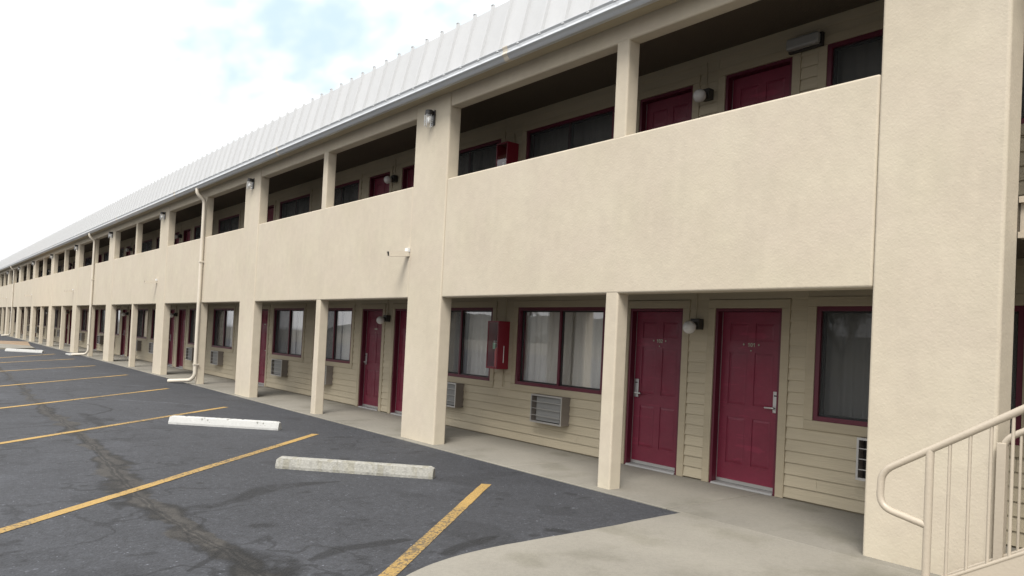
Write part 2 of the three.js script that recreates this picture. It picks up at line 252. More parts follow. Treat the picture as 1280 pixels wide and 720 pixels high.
  lines.forEach(([ax, az, bx2, bz], k) => {
    const dx = bx2 - ax, dz = bz - az, l = Math.hypot(dx, dz), L = 6.2, g0 = new THREE.PlaneGeometry(L, 0.108, 160, 1); { const p = g0.attributes.position; for (let i = 0; i < p.count; i++) { const x = p.getX(i), y = p.getY(i); p.setY(i, y + 0.011 * (fbm(x * 9 + k * 31, y * 40 + 5, 165, 4) - 0.5) + 0.012 * (vnoise(x * 0.8, k, 167) - 0.5)); p.setX(i, x + (Math.abs(x) > L / 2 - 0.01 ? 0.03 * (hash(y > 0 ? 1 : 2, k, 3) - 0.5) : 0)); } }
    const g = g0.rotateX(-Math.PI / 2).translate(L / 2, 0, 0).rotateY(Math.atan2(-dz, dx)).translate(ax, GA + 0.004, az);
    mesh('parking_line', g, k < 4 ? paintM : paintM, lot);
  });
}
// concrete walkway: one slab after the other, and the apron that runs out to the lot
const walk = struct(Object.assign(new THREE.Group(), { name: 'walkway' }));
{
  const step = BAY / 3; let x = PL(1) + 0.3 + step * 3;
  const mats = [0, 1, 2].map((k) => { const m = M.concrete.clone(); m.color.multiplyScalar(0.94 + 0.06 * k); return m; });
  for (let i = 0; x > XL - 2; i++, x -= step) mesh('slab', rbx(x - step + 0.006, x - 0.006, -0.12, G0, WZ - 0.02, 0.12, 0.01, 2), mats[(i * 7) % 3], walk);
  const xr = PL(1) + 0.3 + step * 3 + 0.004;
  mesh('slab', rbx(xr, XR + 3, -0.12, G0, WZ - 0.02, 0.12, 0.006, 1), mats[1], walk);
  // the apron is a flat slab with a curved edge, cut in two by a joint
  const edge = [[-4.67, 0.128], [-4.65, 0.63], [-4.61, 1.25], [-4.6, 2.0], [-4.57, 2.5], [-4.5, 2.94], [-4.3, 3.42], [-3.95, 3.9], [-3.4, 4.35], [-2.6, 4.75], [-1.2, 5.1]];
  const poly = (pts) => { const s = new THREE.Shape(pts.map(([a, b]) => new THREE.Vector2(a, -b))); return metric(new THREE.ExtrudeGeometry(s, { depth: 0.12, bevelEnabled: false }).rotateX(-Math.PI / 2).translate(0, -0.12 + G0, 0)); };
  const curve = new THREE.CatmullRomCurve3(edge.map(([a, b]) => V(a, 0, b))).getPoints(60).map((p) => [p.x + 0.012 * (vnoise(p.z * 9, 1, 3) - 0.5), p.z]);
  mesh('apron_slab', poly([...curve, [-1.2, 0.128]]), mats[2], walk);
  mesh('apron_slab', poly([[-1.192, 0.128], [-1.192, 5.1], [XR + 3, 5.3], [XR + 3, 0.128]]), mats[1], walk);
}
{ // far end of the lot: concrete crossing and gravel bed
  const quad = (name, pts, y, mat) => { const s = new THREE.Shape(pts.map(([a, b]) => new THREE.Vector2(a, -b))); return struct(mesh(name, metric(new THREE.ExtrudeGeometry(s, { depth: 0.1, bevelEnabled: false }).rotateX(-Math.PI / 2).translate(0, y - 0.1, 0)), mat)); };
  quad('pavement', [[-42.2, 1.2], [-45.6, 1.05], [-47.2, 2.3], [-49, 6], [-43.5, 6], [-41.4, 2.2]], 0.06, M.concrete);
  quad('gravel_bed', [[-45.7, 1.0], [-53, 0.35], [-53, 6], [-49.1, 6], [-47.25, 2.3]], 0.045, M.gravel);
}

// ---------------------------------------------------------------- the motel
const motel = thing('motel_building', 'long two storey beige stucco motel with burgundy doors and white metal roof', 'building');
// stucco front: pilasters, posts, parapet panels, beams
{
  for (let i = 0; i <= NB; i++) {
    const x = PL(i), d = i === 0 ? 0.27 : 0.21;
    mesh('pilaster', rbx(x, x + (i === 0 ? 0.93 : PW), GA - 0.05, YT, -d, 0, 0.028, 3), M.stucco, motel);
  }
  for (let i = 0; i < NB; i++) {
    const x0 = PL(i + 1) + PW + 0.004, x1 = PL(i) - 0.004, m = ML(i), mw = 0.19;
    mesh('parapet_panel', rbx(x0, x1, YS, YP, -0.2, -0.01, 0.025, 3), M.stucco, motel);
    mesh('beam', rbx(x0, x1, YB, YT, -0.2, -0.01, 0.025, 3), M.stucco, motel);
    mesh('post', rbx(m, m + mw, GA - 0.05, YS + 0.03, -0.194, -0.0135, 0.022, 2), M.stucco, motel);
    mesh('post', rbx(m, m + mw, YP - 0.03, YB + 0.03, -0.194, -0.0135, 0.022, 2), M.stucco, motel);
  }
}
// floors, ceilings, inner shell
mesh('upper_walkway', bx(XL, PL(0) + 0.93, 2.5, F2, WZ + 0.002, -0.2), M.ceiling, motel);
mesh('upper_landing', bx(PL(0) + 0.934, XR, 2.56, F2, WZ + 0.002, -0.31), M.rail, motel);
mesh('landing_channel', [bx(PL(0) + 0.934, 2.1, 2.50, 2.545, -0.35, -0.25), bx(PL(0) + 0.934, 2.1, 2.545, 2.76, -0.307, -0.29), bx(PL(0) + 0.934, 2.1, 2.76, 2.806, -0.35, -0.25)], M.rail, motel);
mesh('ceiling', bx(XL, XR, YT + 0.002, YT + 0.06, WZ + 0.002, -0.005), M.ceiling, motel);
mesh('inner_floor', bx(XL, XR, F2 - 0.3, F2 - 0.02, -9, WZ - 0.16), M.inside, motel);
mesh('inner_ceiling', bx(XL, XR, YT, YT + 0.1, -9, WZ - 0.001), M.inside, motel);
mesh('back_wall', bx(XL, XR, -0.05, YT + 0.6, -9.2, -9), M.core, motel);
mesh('end_wall', bx(XL - 0.2, XL, -0.05, YT + 0.6, -9.2, -0.2), M.stucco, motel);
mesh('end_wall', bx(XR, XR + 0.2, -0.05, YT + 0.6, -9.2, WZ), M.stucco, motel);
for (let k = -1; k <= 10; k++) mesh('party_wall', bx(CC(k) - 3.84, CC(k) - 3.72, -0.02, YT, -8.99, WZ - 0.16), M.inside, motel);

// openings
const DOORS = [], WINS = [];
for (let k = -1; k <= 10; k++) for (const fl of [0, 1]) {
  const c = CC(k), y = fl ? F2 : 0;
  DOORS.push({ x0: c - 1.124, x1: c - 0.24, y0: y, y1: y + 2.07, k, fl, side: -1 });
  DOORS.push({ x0: c + 0.24, x1: c + 1.124, y0: y, y1: y + 2.07, k, fl, side: 1 });
  WINS.push({ x0: c - 3.5, x1: c - 1.58, y0: y + 0.88, y1: y + 2.09, k, fl, side: -1 });
  WINS.push({ x0: c + 1.53, x1: c + 3.45, y0: y + 0.88, y1: y + 2.09, k, fl, side: 1 });
}
const inX = (o) => o.x0 > XL + 0.2 && o.x1 < XR - 0.2;
const doors = DOORS.filter(inX), wins = WINS.filter(inX);
// wall cores with real openings, one per storey
for (const fl of [0, 1]) {
  const y0 = fl ? F2 - 0.02 : -0.02, y1 = fl ? YT : F2 - 0.3;
  const s = new THREE.Shape([[XL, y0], [XR, y0], [XR, y1], [XL, y1]].map(([a, b]) => new THREE.Vector2(a, b)));
  for (const o of [...doors, ...wins].filter((q) => q.fl === fl)) { const b = o.y0 < y0 + 0.1 ? y0 + 0.005 : o.y0; s.holes.push(new THREE.Path([[o.x0, b], [o.x0, o.y1], [o.x1, o.y1], [o.x1, b]].map(([a, q]) => new THREE.Vector2(a, q)))); }
  mesh('wall', metric(new THREE.ExtrudeGeometry(s, { depth: 0.15, bevelEnabled: false }).translate(0, 0, WZ - 0.15)), M.core, motel);
}
// lap siding: every course cut at the trim of doors and windows
{
  const EXP = 0.127, planks = [];
  for (const fl of [0, 1]) {
    const base = fl ? F2 + 0.004 : 0.018, top = fl ? YT : F2 - 0.3;
    const obs = [...doors, ...wins].filter((o) => o.fl === fl);
    for (let j = 0; base + j * EXP < top - 0.03; j++) {
      const ya = base + j * EXP, yb = Math.min(ya + EXP, top - 0.002);
      const cuts = obs.filter((o) => { const t0 = o.y0 < base + 0.1 ? o.y0 : o.y0 - 0.1; return yb > t0 + 0.002 && ya < o.y1 + 0.1 - 0.002; }).map((o) => [o.x0 - 0.1, o.x1 + 0.1]).sort((a, b) => a[0] - b[0]);
      for (const o of obs) { const t0 = o.y0 < base + 0.1 ? o.y0 : o.y0 - 0.1, t1 = o.y1 + 0.1; if (ya < t0 - 0.012 && yb > t0 + 0.002) planks.push([o.x0 - 0.1, o.x1 + 0.1, ya, t0 - 0.001, fl]); if (yb > t1 + 0.012 && ya < t1 - 0.002) planks.push([o.x0 - 0.1, o.x1 + 0.1, t1 + 0.001, yb, fl]); }
      let x = XL; const spans = [];
      for (const [a, b] of cuts) { if (a > x + 0.02) spans.push([x, a]); x = Math.max(x, b); }
      if (XR > x + 0.02) spans.push([x, XR]);
      for (const [a, b] of spans) {
        const L = 3.66; let q = a; let nx = XL + Math.ceil((a - XL + 0.15) / L) * L + ((j * 1.37) % L) - L; while (nx <= a + 0.15) nx += L;
        while (q < b) { const e = nx < b - 0.15 ? nx : b; planks.push([q, e, ya, yb, fl]); q = e; nx += L; }
      }
    }
  }
  const seen = (p) => (p[4] ? (p[3] > 4.38 ? 1 : 0) : (p[2] < 2.32 ? 1 : 0));
  planks.sort((a, b) => seen(b) - seen(a) || (b[1] - (b[1] > -1.9 ? 100 : 0)) - (a[1] - (a[1] > -1.9 ? 100 : 0)));
  const geo = ([a, b, y0, y1]) => prism([[WZ - 0.001, y0 + 0.006], [WZ + 0.012, y0 + 0.006], [WZ + 0.0215, y0], [WZ + 0.0225, y0 + 0.002], [WZ + 0.005, y1 + 0.008], [WZ - 0.001, y1 + 0.008]], a + 0.0015, b - 0.0015);
  planks.slice(0, 299).forEach((p) => mesh('plank', geo(p), M.siding[Math.floor(hash(p[0] * 50, p[2] * 50, 5) * 3)], motel));
  mesh('siding', planks.slice(299).map(geo), M.siding[1], motel).userData.kind = 'stuff';
}
// doors
const font = await new FontLoader().loadAsync('fonts/droid/droid_sans_bold.typeface.json');
const reds = [0.9, 1, 1.1].map((k) => { const m = M.red.clone(); m.color.multiplyScalar(k); m.map = doorMap.clone(); m.map.offset.set(k * 3.7, k * 1.9); m.map.needsUpdate = true; return m; });
function makeDoor(side, number, red = M.red) {
  const d = new THREE.Group(), W = 0.884, H = 2.07;
  mesh('trim_board', rbx(-0.1, 0, 0.001, H, -0.02, 0.03, 0.004, 1), M.trim, d);
  mesh('trim_board', rbx(W, W + 0.1, 0.001, H, -0.02, 0.03, 0.004, 1), M.trim, d);
  mesh('trim_board', rbx(-0.1, W + 0.1, H + 0.001, H + 0.1, -0.02, 0.032, 0.004, 1), M.trim, d);
  mesh('door_frame', [bx(0.0005, 0.035, 0, H - 0.001, -0.14, 0.012), bx(W - 0.035, W - 0.0005, 0, H - 0.001, -0.14, 0.012), bx(0.035, W - 0.035, H - 0.035, H - 0.001, -0.14, 0.012)], M.redFrame, d);
  const x0 = 0.04, x1 = W - 0.04, y0 = 0.045, y1 = H - 0.04, w = x1 - x0;
  const zf = -0.082;
  const cells = []; const st = 0.11, mid = 0.1, cw = (w - 2 * st - mid) / 2;
  for (const [ya, yb] of [[0.26, 0.80], [0.95, 1.56], [1.69, 1.90]]) for (const k of [0, 1]) cells.push([x0 + st + k * (cw + mid), x0 + st + k * (cw + mid) + cw, ya, yb]);
  const sh = new THREE.Shape([[x0, y0], [x1, y0], [x1, y1], [x0, y1]].map((q) => new THREE.Vector2(...q)));
  for (const [a, b, c, e] of cells) sh.holes.push(new THREE.Path([[a, c], [a, e], [b, e], [b, c]].map((q) => new THREE.Vector2(...q))));
  mesh('door_leaf', [metric(new THREE.ExtrudeGeometry(sh, { depth: 0.007, bevelEnabled: false }).translate(0, 0, zf - 0.007)), bx(x0, x1, y0, y1, zf - 0.045, zf - 0.0071)], red, d);
  for (const [a, b, c, e] of cells) {
    const s = new THREE.Shape([[a + 0.03, c + 0.03], [b - 0.03, c + 0.03], [b - 0.03, e - 0.03], [a + 0.03, e - 0.03]].map((q) => new THREE.Vector2(...q)));
    mesh('door_panel', metric(new THREE.ExtrudeGeometry(s, { depth: 0.001, bevelEnabled: true, bevelThickness: 0.0045, bevelSize: 0.024, bevelSegments: 1 }).translate(0, 0, zf - 0.0067)), red, d);
  }
  mesh('weatherstrip', bx(0.0352, 0.0398, 0.04, H - 0.04, -0.1, zf + 0.006), M.alu, d);
  mesh('door_sweep', bx(x0, x1, 0.03, 0.068, zf - 0.02, zf + 0.012), M.alu, d);
  mesh('threshold', prism([[-0.14, 0.001], [0.035, 0.001], [0.02, 0.022], [-0.14, 0.028]], 0.036, W - 0.036), M.acFin, d);
  const hx = side < 0 ? x0 + 0.05 : x1 - 0.05, dir = side < 0 ? 1 : -1;
  const h = mesh('handle', [rbx(hx - 0.035, hx + 0.035, 0.9, 1.14, zf, zf + 0.022, 0.006, 1), tube([V(hx, 0.955, zf + 0.02), V(hx, 0.955, zf + 0.06), V(hx + dir * 0.11, 0.955, zf + 0.06)], 0.012, 8, 0.02)], M.steel, d);
  mesh('card_slot', rbx(hx - 0.022, hx + 0.022, 1.085, 1.1, zf + 0.0215, zf + 0.0235, 0.001, 1), M.dark, d);
  const n = [];
  const cx = W / 2, cy = 1.655;
  if (number) {
    const g = new TextGeometry(number, { font, size: 0.046, depth: 0.005, curveSegments: 4 }); g.computeBoundingBox();
    n.push(metric(g.translate(cx - (g.boundingBox.max.x + g.boundingBox.min.x) / 2, cy - 0.026, zf + 0.001)));
    for (const s of [-1, 1]) n.push(metric(new THREE.CylinderGeometry(0.013, 0.013, 0.006, 4).rotateX(Math.PI / 2).translate(cx + s * 0.1, cy, zf + 0.004)));
  } else n.push(rbx(cx - 0.06, cx + 0.06, cy - 0.016, cy + 0.016, zf, zf + 0.006, 0.004, 1));
  mesh('number_plate', n, M.brass, d);
  mesh('peephole', metric(new THREE.CylinderGeometry(0.009, 0.009, 0.008, 10).rotateX(Math.PI / 2).translate(cx, 1.585, zf + 0.004)), M.brass, d);
  return d;
}
{
  const proto = { '-1': reds.map((m) => makeDoor(-1, null, m)), '1': reds.map((m) => makeDoor(1, null, m)) };
  for (const o of doors) {
    const d = o.k === 0 && o.fl === 0 ? makeDoor(o.side, o.side < 0 ? '102' : '101', reds[o.side < 0 ? 1 : 2]) : proto[o.side][Math.floor(hash(o.k, o.side + 5, o.fl) * 3)].clone();
    d.name = 'door'; d.position.set(o.x0, o.y0, WZ); motel.add(d);
  }
}
// windows
function curtainGeo(w, h, s) {
  const nx = 72, g = new THREE.PlaneGeometry(w, h, nx, 6), p = g.attributes.position;
  for (let i = 0; i < p.count; i++) { const x = p.getX(i), y = p.getY(i), fl = 1 - (y + h / 2) / h; const ph = x * 46 + 2.6 * vnoise(x * 6 + s * 7, y * 0.7, s); p.setZ(i, 0.02 * Math.sin(ph) * (0.6 + 0.6 * fl) + 0.02 * (vnoise(x * 4, y * 1.2, s + 9) - 0.5)); p.setX(i, x + 0.008 * Math.cos(ph * 0.5 + y)); }
  g.computeVertexNormals(); return metric(g.toNonIndexed());
}
const curtains = [0, 1, 2, 3].map((k) => curtainGeo(1.12, 1.35, k + 1));
function makeWindow(mode, v) {
  const d = new THREE.Group(), W = 1.92, H = 1.21, fr = 0.05, hm = W / 2;
  mesh('trim_board', rbx(-0.1, 0, 0.001, H - 0.001, -0.02, 0.03, 0.004, 1), M.trim, d);
  mesh('trim_board', rbx(W, W + 0.1, 0.001, H - 0.001, -0.02, 0.03, 0.004, 1), M.trim, d);
  mesh('trim_board', rbx(-0.1, W + 0.1, H, H + 0.1, -0.02, 0.032, 0.004, 1), M.trim, d);
  mesh('trim_board', rbx(-0.1, W + 0.1, -0.1, 0, -0.02, 0.032, 0.004, 1), M.trim, d);
  mesh('window_frame', [bx(0.001, fr, 0.001, H - 0.001, -0.11, 0.018), bx(W - fr, W - 0.001, 0.001, H - 0.001, -0.11, 0.018), bx(fr, W - fr, H - fr, H - 0.001, -0.11, 0.018), bx(fr, W - fr, 0.001, fr, -0.11, 0.022)], M.redFrame, d);
  mesh('mullion', bx(hm - 0.022, hm + 0.022, fr, H - fr, -0.085, -0.015), M.redFrame, d);
  const sash = (a, b, z) => [bx(a, a + 0.022, fr, H - fr, z - 0.012, z + 0.012), bx(b - 0.022, b, fr, H - fr, z - 0.012, z + 0.012), bx(a + 0.022, b - 0.022, fr, fr + 0.02, z - 0.012, z + 0.012), bx(a + 0.022, b - 0.022, H - fr - 0.02, H - fr, z - 0.012, z + 0.012)];
  mesh('sash', sash(fr, hm - 0.022, -0.05), M.dark, d); mesh('sash', sash(hm + 0.022, W - fr, -0.05), M.dark, d);
  for (const [a, b, z] of [[fr + 0.01, hm - 0.03, -0.05], [hm + 0.03, W - fr - 0.01, -0.05]]) mesh('pane', [0, -0.014].map((dz) => new THREE.PlaneGeometry(b - a, H - 2 * fr - 0.02).translate((a + b) / 2, H / 2, z + dz)), M.glass, d);
  if (mode === 1) mesh('insect_screen', new THREE.PlaneGeometry(hm - 0.022 - fr, H - 2 * fr).translate((fr + hm - 0.022) / 2, H / 2, -0.03), M.screen, d);
  if (mode === 2) mesh('insect_screen', new THREE.PlaneGeometry(W - 2 * fr, H - 2 * fr).translate(hm, H / 2, -0.008), M.screenDense, d);
  const slide = [0, 0.06, 0.22, 0.02, 0.34][v % 5];
  for (const [k, off] of [[0, hm / 2 - 0.02 - slide], [1, W - hm / 2 + 0.02 + (v % 2) * slide]]) mesh('curtain', curtains[(v + k) % 4], M.curtain, d).position.set(off, H / 2, -0.22 - 0.03 * k);
  return d;
}
{
  const proto = [0, 1, 2].map((m) => [0, 1, 2, 3, 4].map((v) => makeWindow(m, v)));
  for (const o of wins) {
    const mode = o.fl ? 2 : o.k === 0 && o.side < 0 ? 0 : o.k === 0 ? 2 : 1;
    const w = proto[mode][o.k === 0 ? 0 : Math.floor(hash(o.k + 3, o.side + 2, o.fl + 8) * 5)].clone();
    w.name = 'window'; w.position.set(o.x0, o.y0, WZ); motel.add(w);
  }
}
// mansard of ribbed white sheet metal
{
  const roof = new THREE.Group(); roof.name = 'roof'; motel.add(roof);
  const zb = 0.285, yb = 5.235, zt = 0.10, yt = 6.015, len = Math.hypot(zt - zb, yt - yb), tilt = Math.atan2(zt - zb, yt - yb), sp = 0.413;
  const pan = bx(0.002, sp - 0.002, 0, len - 0.012, -0.012, 0);
  const rs = new THREE.Shape([[-0.03, -0.001], [0.03, -0.001], [0.017, 0.034], [-0.017, 0.034]].map((q) => new THREE.Vector2(...q)));
  const rib = metric(new THREE.ExtrudeGeometry(rs, { depth: len + 0.01, bevelEnabled: false }).rotateX(-Math.PI / 2).scale(1, 1, -1));
  { const ix = rib.attributes.position; for (let i = 0; i < ix.count; i += 3) for (const at of Object.values(rib.attributes)) { const n = at.itemSize; for (let c = 0; c < n; c++) { const t = at.array[(i + 1) * n + c]; at.array[(i + 1) * n + c] = at.array[(i + 2) * n + c]; at.array[(i + 2) * n + c] = t; } } rib.computeVertexNormals(); }
  const cap = bx(-0.022, 0.022, len + 0.0105, len + 0.026, 0.0, 0.04);
  let i = 0;
  for (let x = XR; x > XL - 0.3; x -= sp, i++) {
    const p = mesh('roof_panel', pan, M.roof[(i * 7 + (i >> 2)) % 3], roof); p.position.set(x - sp, yb, zb); p.rotation.x = tilt + 0.004 * (hash(i, 1, 3) - 0.5);
    const r = mesh('roof_rib', rib, M.roof[0], roof); r.position.set(x, yb, zb); r.rotation.x = tilt;
    if (x > -14 && x < -4) { const c = mesh('rib_cap', cap, M.ribEnd, roof); c.position.set(x, yb, zb); c.rotation.x = tilt; }
  }
  mesh('roof_deck', prism([[0.24, 5.2], [0.245, 5.3], [0.075, 5.98], [-9.2, 5.9], [-9.2, 5.3], [0.0, 5.29], [0.0, 5.2]], XL - 0.2, XR + 0.2), M.roof[0], roof);
  mesh('soffit', prism([[-0.002, 5.145], [0.185, 5.145], [0.185, 5.195], [-0.002, 5.195]], XL, XR), M.trim, roof);
  mesh('fascia', prism([[0.186, 5.12], [0.206, 5.12], [0.206, 5.27], [0.186, 5.27]], XL, XR), M.trim, roof);
}
{
  const prof = [[0.207, 5.265], [0.207, 5.115], [0.212, 5.11], [0.262, 5.11], [0.275, 5.125], [0.29, 5.148], [0.306, 5.162], [0.313, 5.168], [0.317, 5.175], [0.315, 5.183], [0.309, 5.188], [0.300, 5.21], [0.304, 5.235], [0.316, 5.262], [0.316, 5.27], [0.306, 5.27], [0.298, 5.24], [0.294, 5.21], [0.302, 5.18], [0.258, 5.118], [0.213, 5.118], [0.213, 5.265]];
  const g = mesh('gutter', prism(prof, XL, XR), M.gutter, motel);
  const outer = prof.slice(0, 15), strap = [...outer.map(([z, y]) => [z + (z > 0.23 ? 0.004 : 0), y - (y < 5.14 ? 0.003 : 0)]), [0.316, 5.274], [0.21, 5.274]];
  for (const x of [-7.62, -15.2, -22.8, -30.4, -38, -45.6]) mesh('gutter_strap', prism(strap, x - 0.045, x + 0.045), M.pipe, motel);
}
// downspouts
for (const [x, ex] of [[-20.78, -21.45], [-35.75, -36.5], [-66.1, -66.8]]) {
  const d = mesh('downspout', tube([V(x + 0.0, 5.13, 0.25), V(x, 4.99, 0.25), V(x, 4.83, 0.055), V(x, 0.2, 0.055), V(x - 0.12, 0.09, 0.14), V(ex, 0.035, 0.52)], 0.048, 12, 0.09), M.pipe, motel);
  for (const y of [0.5, 3.2]) mesh('pipe_strap', bx(x - 0.058, x + 0.058, y, y + 0.03, -0.02, 0.107), M.pipe, d);
}
// overflow scuppers beside every other pilaster
for (let i = 1; i <= 9; i += 2) {
  const x = PL(i) - 0.05, s = 0.0, g = new THREE.Group(); g.name = 'scupper'; motel.add(g);
  const tb = (x0, x1, y0, y1) => { const b = new THREE.BoxGeometry(x1 - x0, y1 - y0, 0.36).translate((x0 + x1) / 2, (y0 + y1) / 2, 0.17); b.rotateX(0.1); return metric(b.translate(x, 2.83, 0)); };
  mesh('spout', [tb(-0.04, 0.04, -0.04, -0.034), tb(-0.04, 0.04, 0.034, 0.04), tb(-0.04, -0.034, -0.034, 0.034), tb(0.034, 0.04, -0.034, 0.034)], M.pipe, g);
  mesh('spout_flange', bx(x - 0.045, x + 0.045, 2.86, 2.92, -0.012, 0.03), M.white, g);
  mesh('spout_dark_plug', metric(new THREE.BoxGeometry(0.067, 0.067, 0.02).translate(0, 0, 0.325).rotateX(0.1).translate(x, 2.83, 0)), M.dark, g);  // solid dark plug stands in for the shade inside the open spout
}

// ---------------------------------------------------------------- fittings on the walls
function makeAC(label, x, y, group) {
  const a = thing('air_conditioner', label, 'air conditioner', [x, y, WZ + 0.02], group), w = 0.68, h = 0.41, D = 0.15;
  mesh('case', [bx(0, w, 0, 0.012, -0.02, D), bx(0, w, h - 0.012, h, -0.02, D), bx(0, 0.012, 0.012, h - 0.012, -0.02, D), bx(w - 0.012, w, 0.012, h - 0.012, -0.02, D)], M.acCase, a);
  mesh('backing', bx(0.012, w - 0.012, 0.012, h - 0.012, -0.02, 0.05), M.dark, a);
  const fins = []; for (let k = 0; k < 26; k++) { const q = 0.09 + k * 0.02; if (q < w - 0.09) fins.push(bx(q, q + 0.012, 0.03, h - 0.03, 0.05, 0.12)); }
  mesh('coil_fins', fins, M.acFin, a);
  mesh('front_frame', [bx(-0.003, w + 0.003, -0.003, 0.022, D, D + 0.012), bx(-0.003, w + 0.003, h - 0.02, h + 0.003, D, D + 0.012), bx(-0.003, 0.018, 0.022, h - 0.02, D, D + 0.012), bx(w - 0.018, w + 0.003, 0.022, h - 0.02, D, D + 0.012)], M.alu, a);
  for (let k = 1; k <= 3; k++) mesh('grille_bar', bx(0.018, w - 0.018, k * h / 4 - 0.004, k * h / 4 + 0.004, D - 0.008, D + 0.006), M.alu, a);
  return a;
}
{
  const acs = [];
  for (let k = 0; k <= 9; k++) for (const side of [1, -1]) { const off = side > 0 ? (k === 0 ? 2.1 : k === 1 ? 2.03 : 1.95) : (k === 0 ? -2.9 : k === 1 ? -3.08 : -3.02); acs.push([CC(k) + off, k, side]); }
  const special = { '0_1': 'air conditioner low on the siding below the dark screened window beside door 101', '0_-1': 'air conditioner below the wide window between door 102 and the fire extinguisher cabinet', '1_1': 'air conditioner right after the fire extinguisher cabinet, half hidden by the stucco pilaster' };
  acs.forEach(([x, k, side], i) => makeAC(special[k + '_' + side] || `grey wall air conditioner, ${ORD[i] || (i + 1) + 'th'} along the ground floor counting from the staircase`, x, 0.37, 'wall air conditioners along the ground floor'));
}
{ // globe lamps between the paired doors
  const gl = metric(new THREE.SphereGeometry(0.079, 28, 20)), seat = metric(new THREE.CylinderGeometry(0.05, 0.05, 0.03, 20).rotateX(Math.PI / 2));
  const box = rbx(-0.065, 0.065, -0.065, 0.065, 0, 0.1, 0.008, 2);
  for (const fl of [0, 1]) for (let k = 0; k <= 10; k++) {
    const where = fl ? 'upper walkway' : 'ground floor';
    const l = k === 0 ? (fl ? 'white globe lamp on dark box between the two upper doors nearest the staircase' : 'white globe lamp on dark box between door 101 and door 102') : `white globe lamp between paired doors, ${ORD[k]} on the ${where} from the staircase`;
    const o = thing('globe_lamp', l, 'wall lamp', [CC(k) + 0.01, (fl ? F2 : 0) + 1.875, WZ + 0.018], 'globe lamps between the paired doors');
    mesh('lamp_box', box, M.bronze, o); mesh('lamp_holder', seat, M.bronze, o).position.set(0, -0.025, 0.112); mesh('globe', gl, M.globe, o).position.set(0, -0.045, 0.192);
    mesh('conduit', tube([V(-0.045, 0.06, 0.012), V(-0.045, 0.06 + (fl ? 0.36 : 0.5), 0.012)], 0.008, 6), M.trim, o);
  }
}
{ // glass jar lamps on the pilasters
  const cap = metric(new THREE.CylinderGeometry(0.055, 0.06, 0.065, 20));
  const jarP = [[0.0, -0.2], [0.035, -0.195], [0.05, -0.17], [0.056, -0.12], [0.056, -0.03], [0.052, 0.0]].map((q) => new THREE.Vector2(...q)), jar = metric(new THREE.LatheGeometry(jarP, 20));
  const cage = []; for (let k = 0; k < 6; k++) { const a = k / 6 * 2 * Math.PI; cage.push(metric(new THREE.BoxGeometry(0.006, 0.17, 0.006).translate(0.062 * Math.cos(a), -0.09, 0.062 * Math.sin(a)))); }
  cage.push(metric(new THREE.TorusGeometry(0.062, 0.004, 6, 24).rotateX(Math.PI / 2).translate(0, -0.1, 0)));
  const bulb = metric(new THREE.SphereGeometry(0.032, 16, 12).scale(1, 1.6, 1));
  for (let i = 1; i <= 10; i++) {
    const o = thing('jar_lamp', `glass jar wall lamp with dark cap, on the ${ORD[i]} stucco pilaster from the staircase`, 'wall lamp', [PL(i) + 0.5, 4.9, 0], 'jar lamps on the pilasters');
    mesh('back_plate', rbx(-0.06, 0.06, -0.17, 0.06, 0, 0.02, 0.006, 1), M.bronze, o);
    mesh('cap', [cap.clone().translate(0, 0.015, 0.082), bx(-0.03, 0.03, -0.015, 0.04, 0.018, 0.06)], M.dark, o);
    mesh('jar', jar.clone().translate(0, -0.018, 0.082), M.glass, o);
    mesh('bulb', bulb.clone().translate(0, -0.1, 0.082), M.white, o);
    mesh('cage', cage.map((g) => g.clone().translate(0, -0.018, 0.082)), M.gutter, o);
  }
}
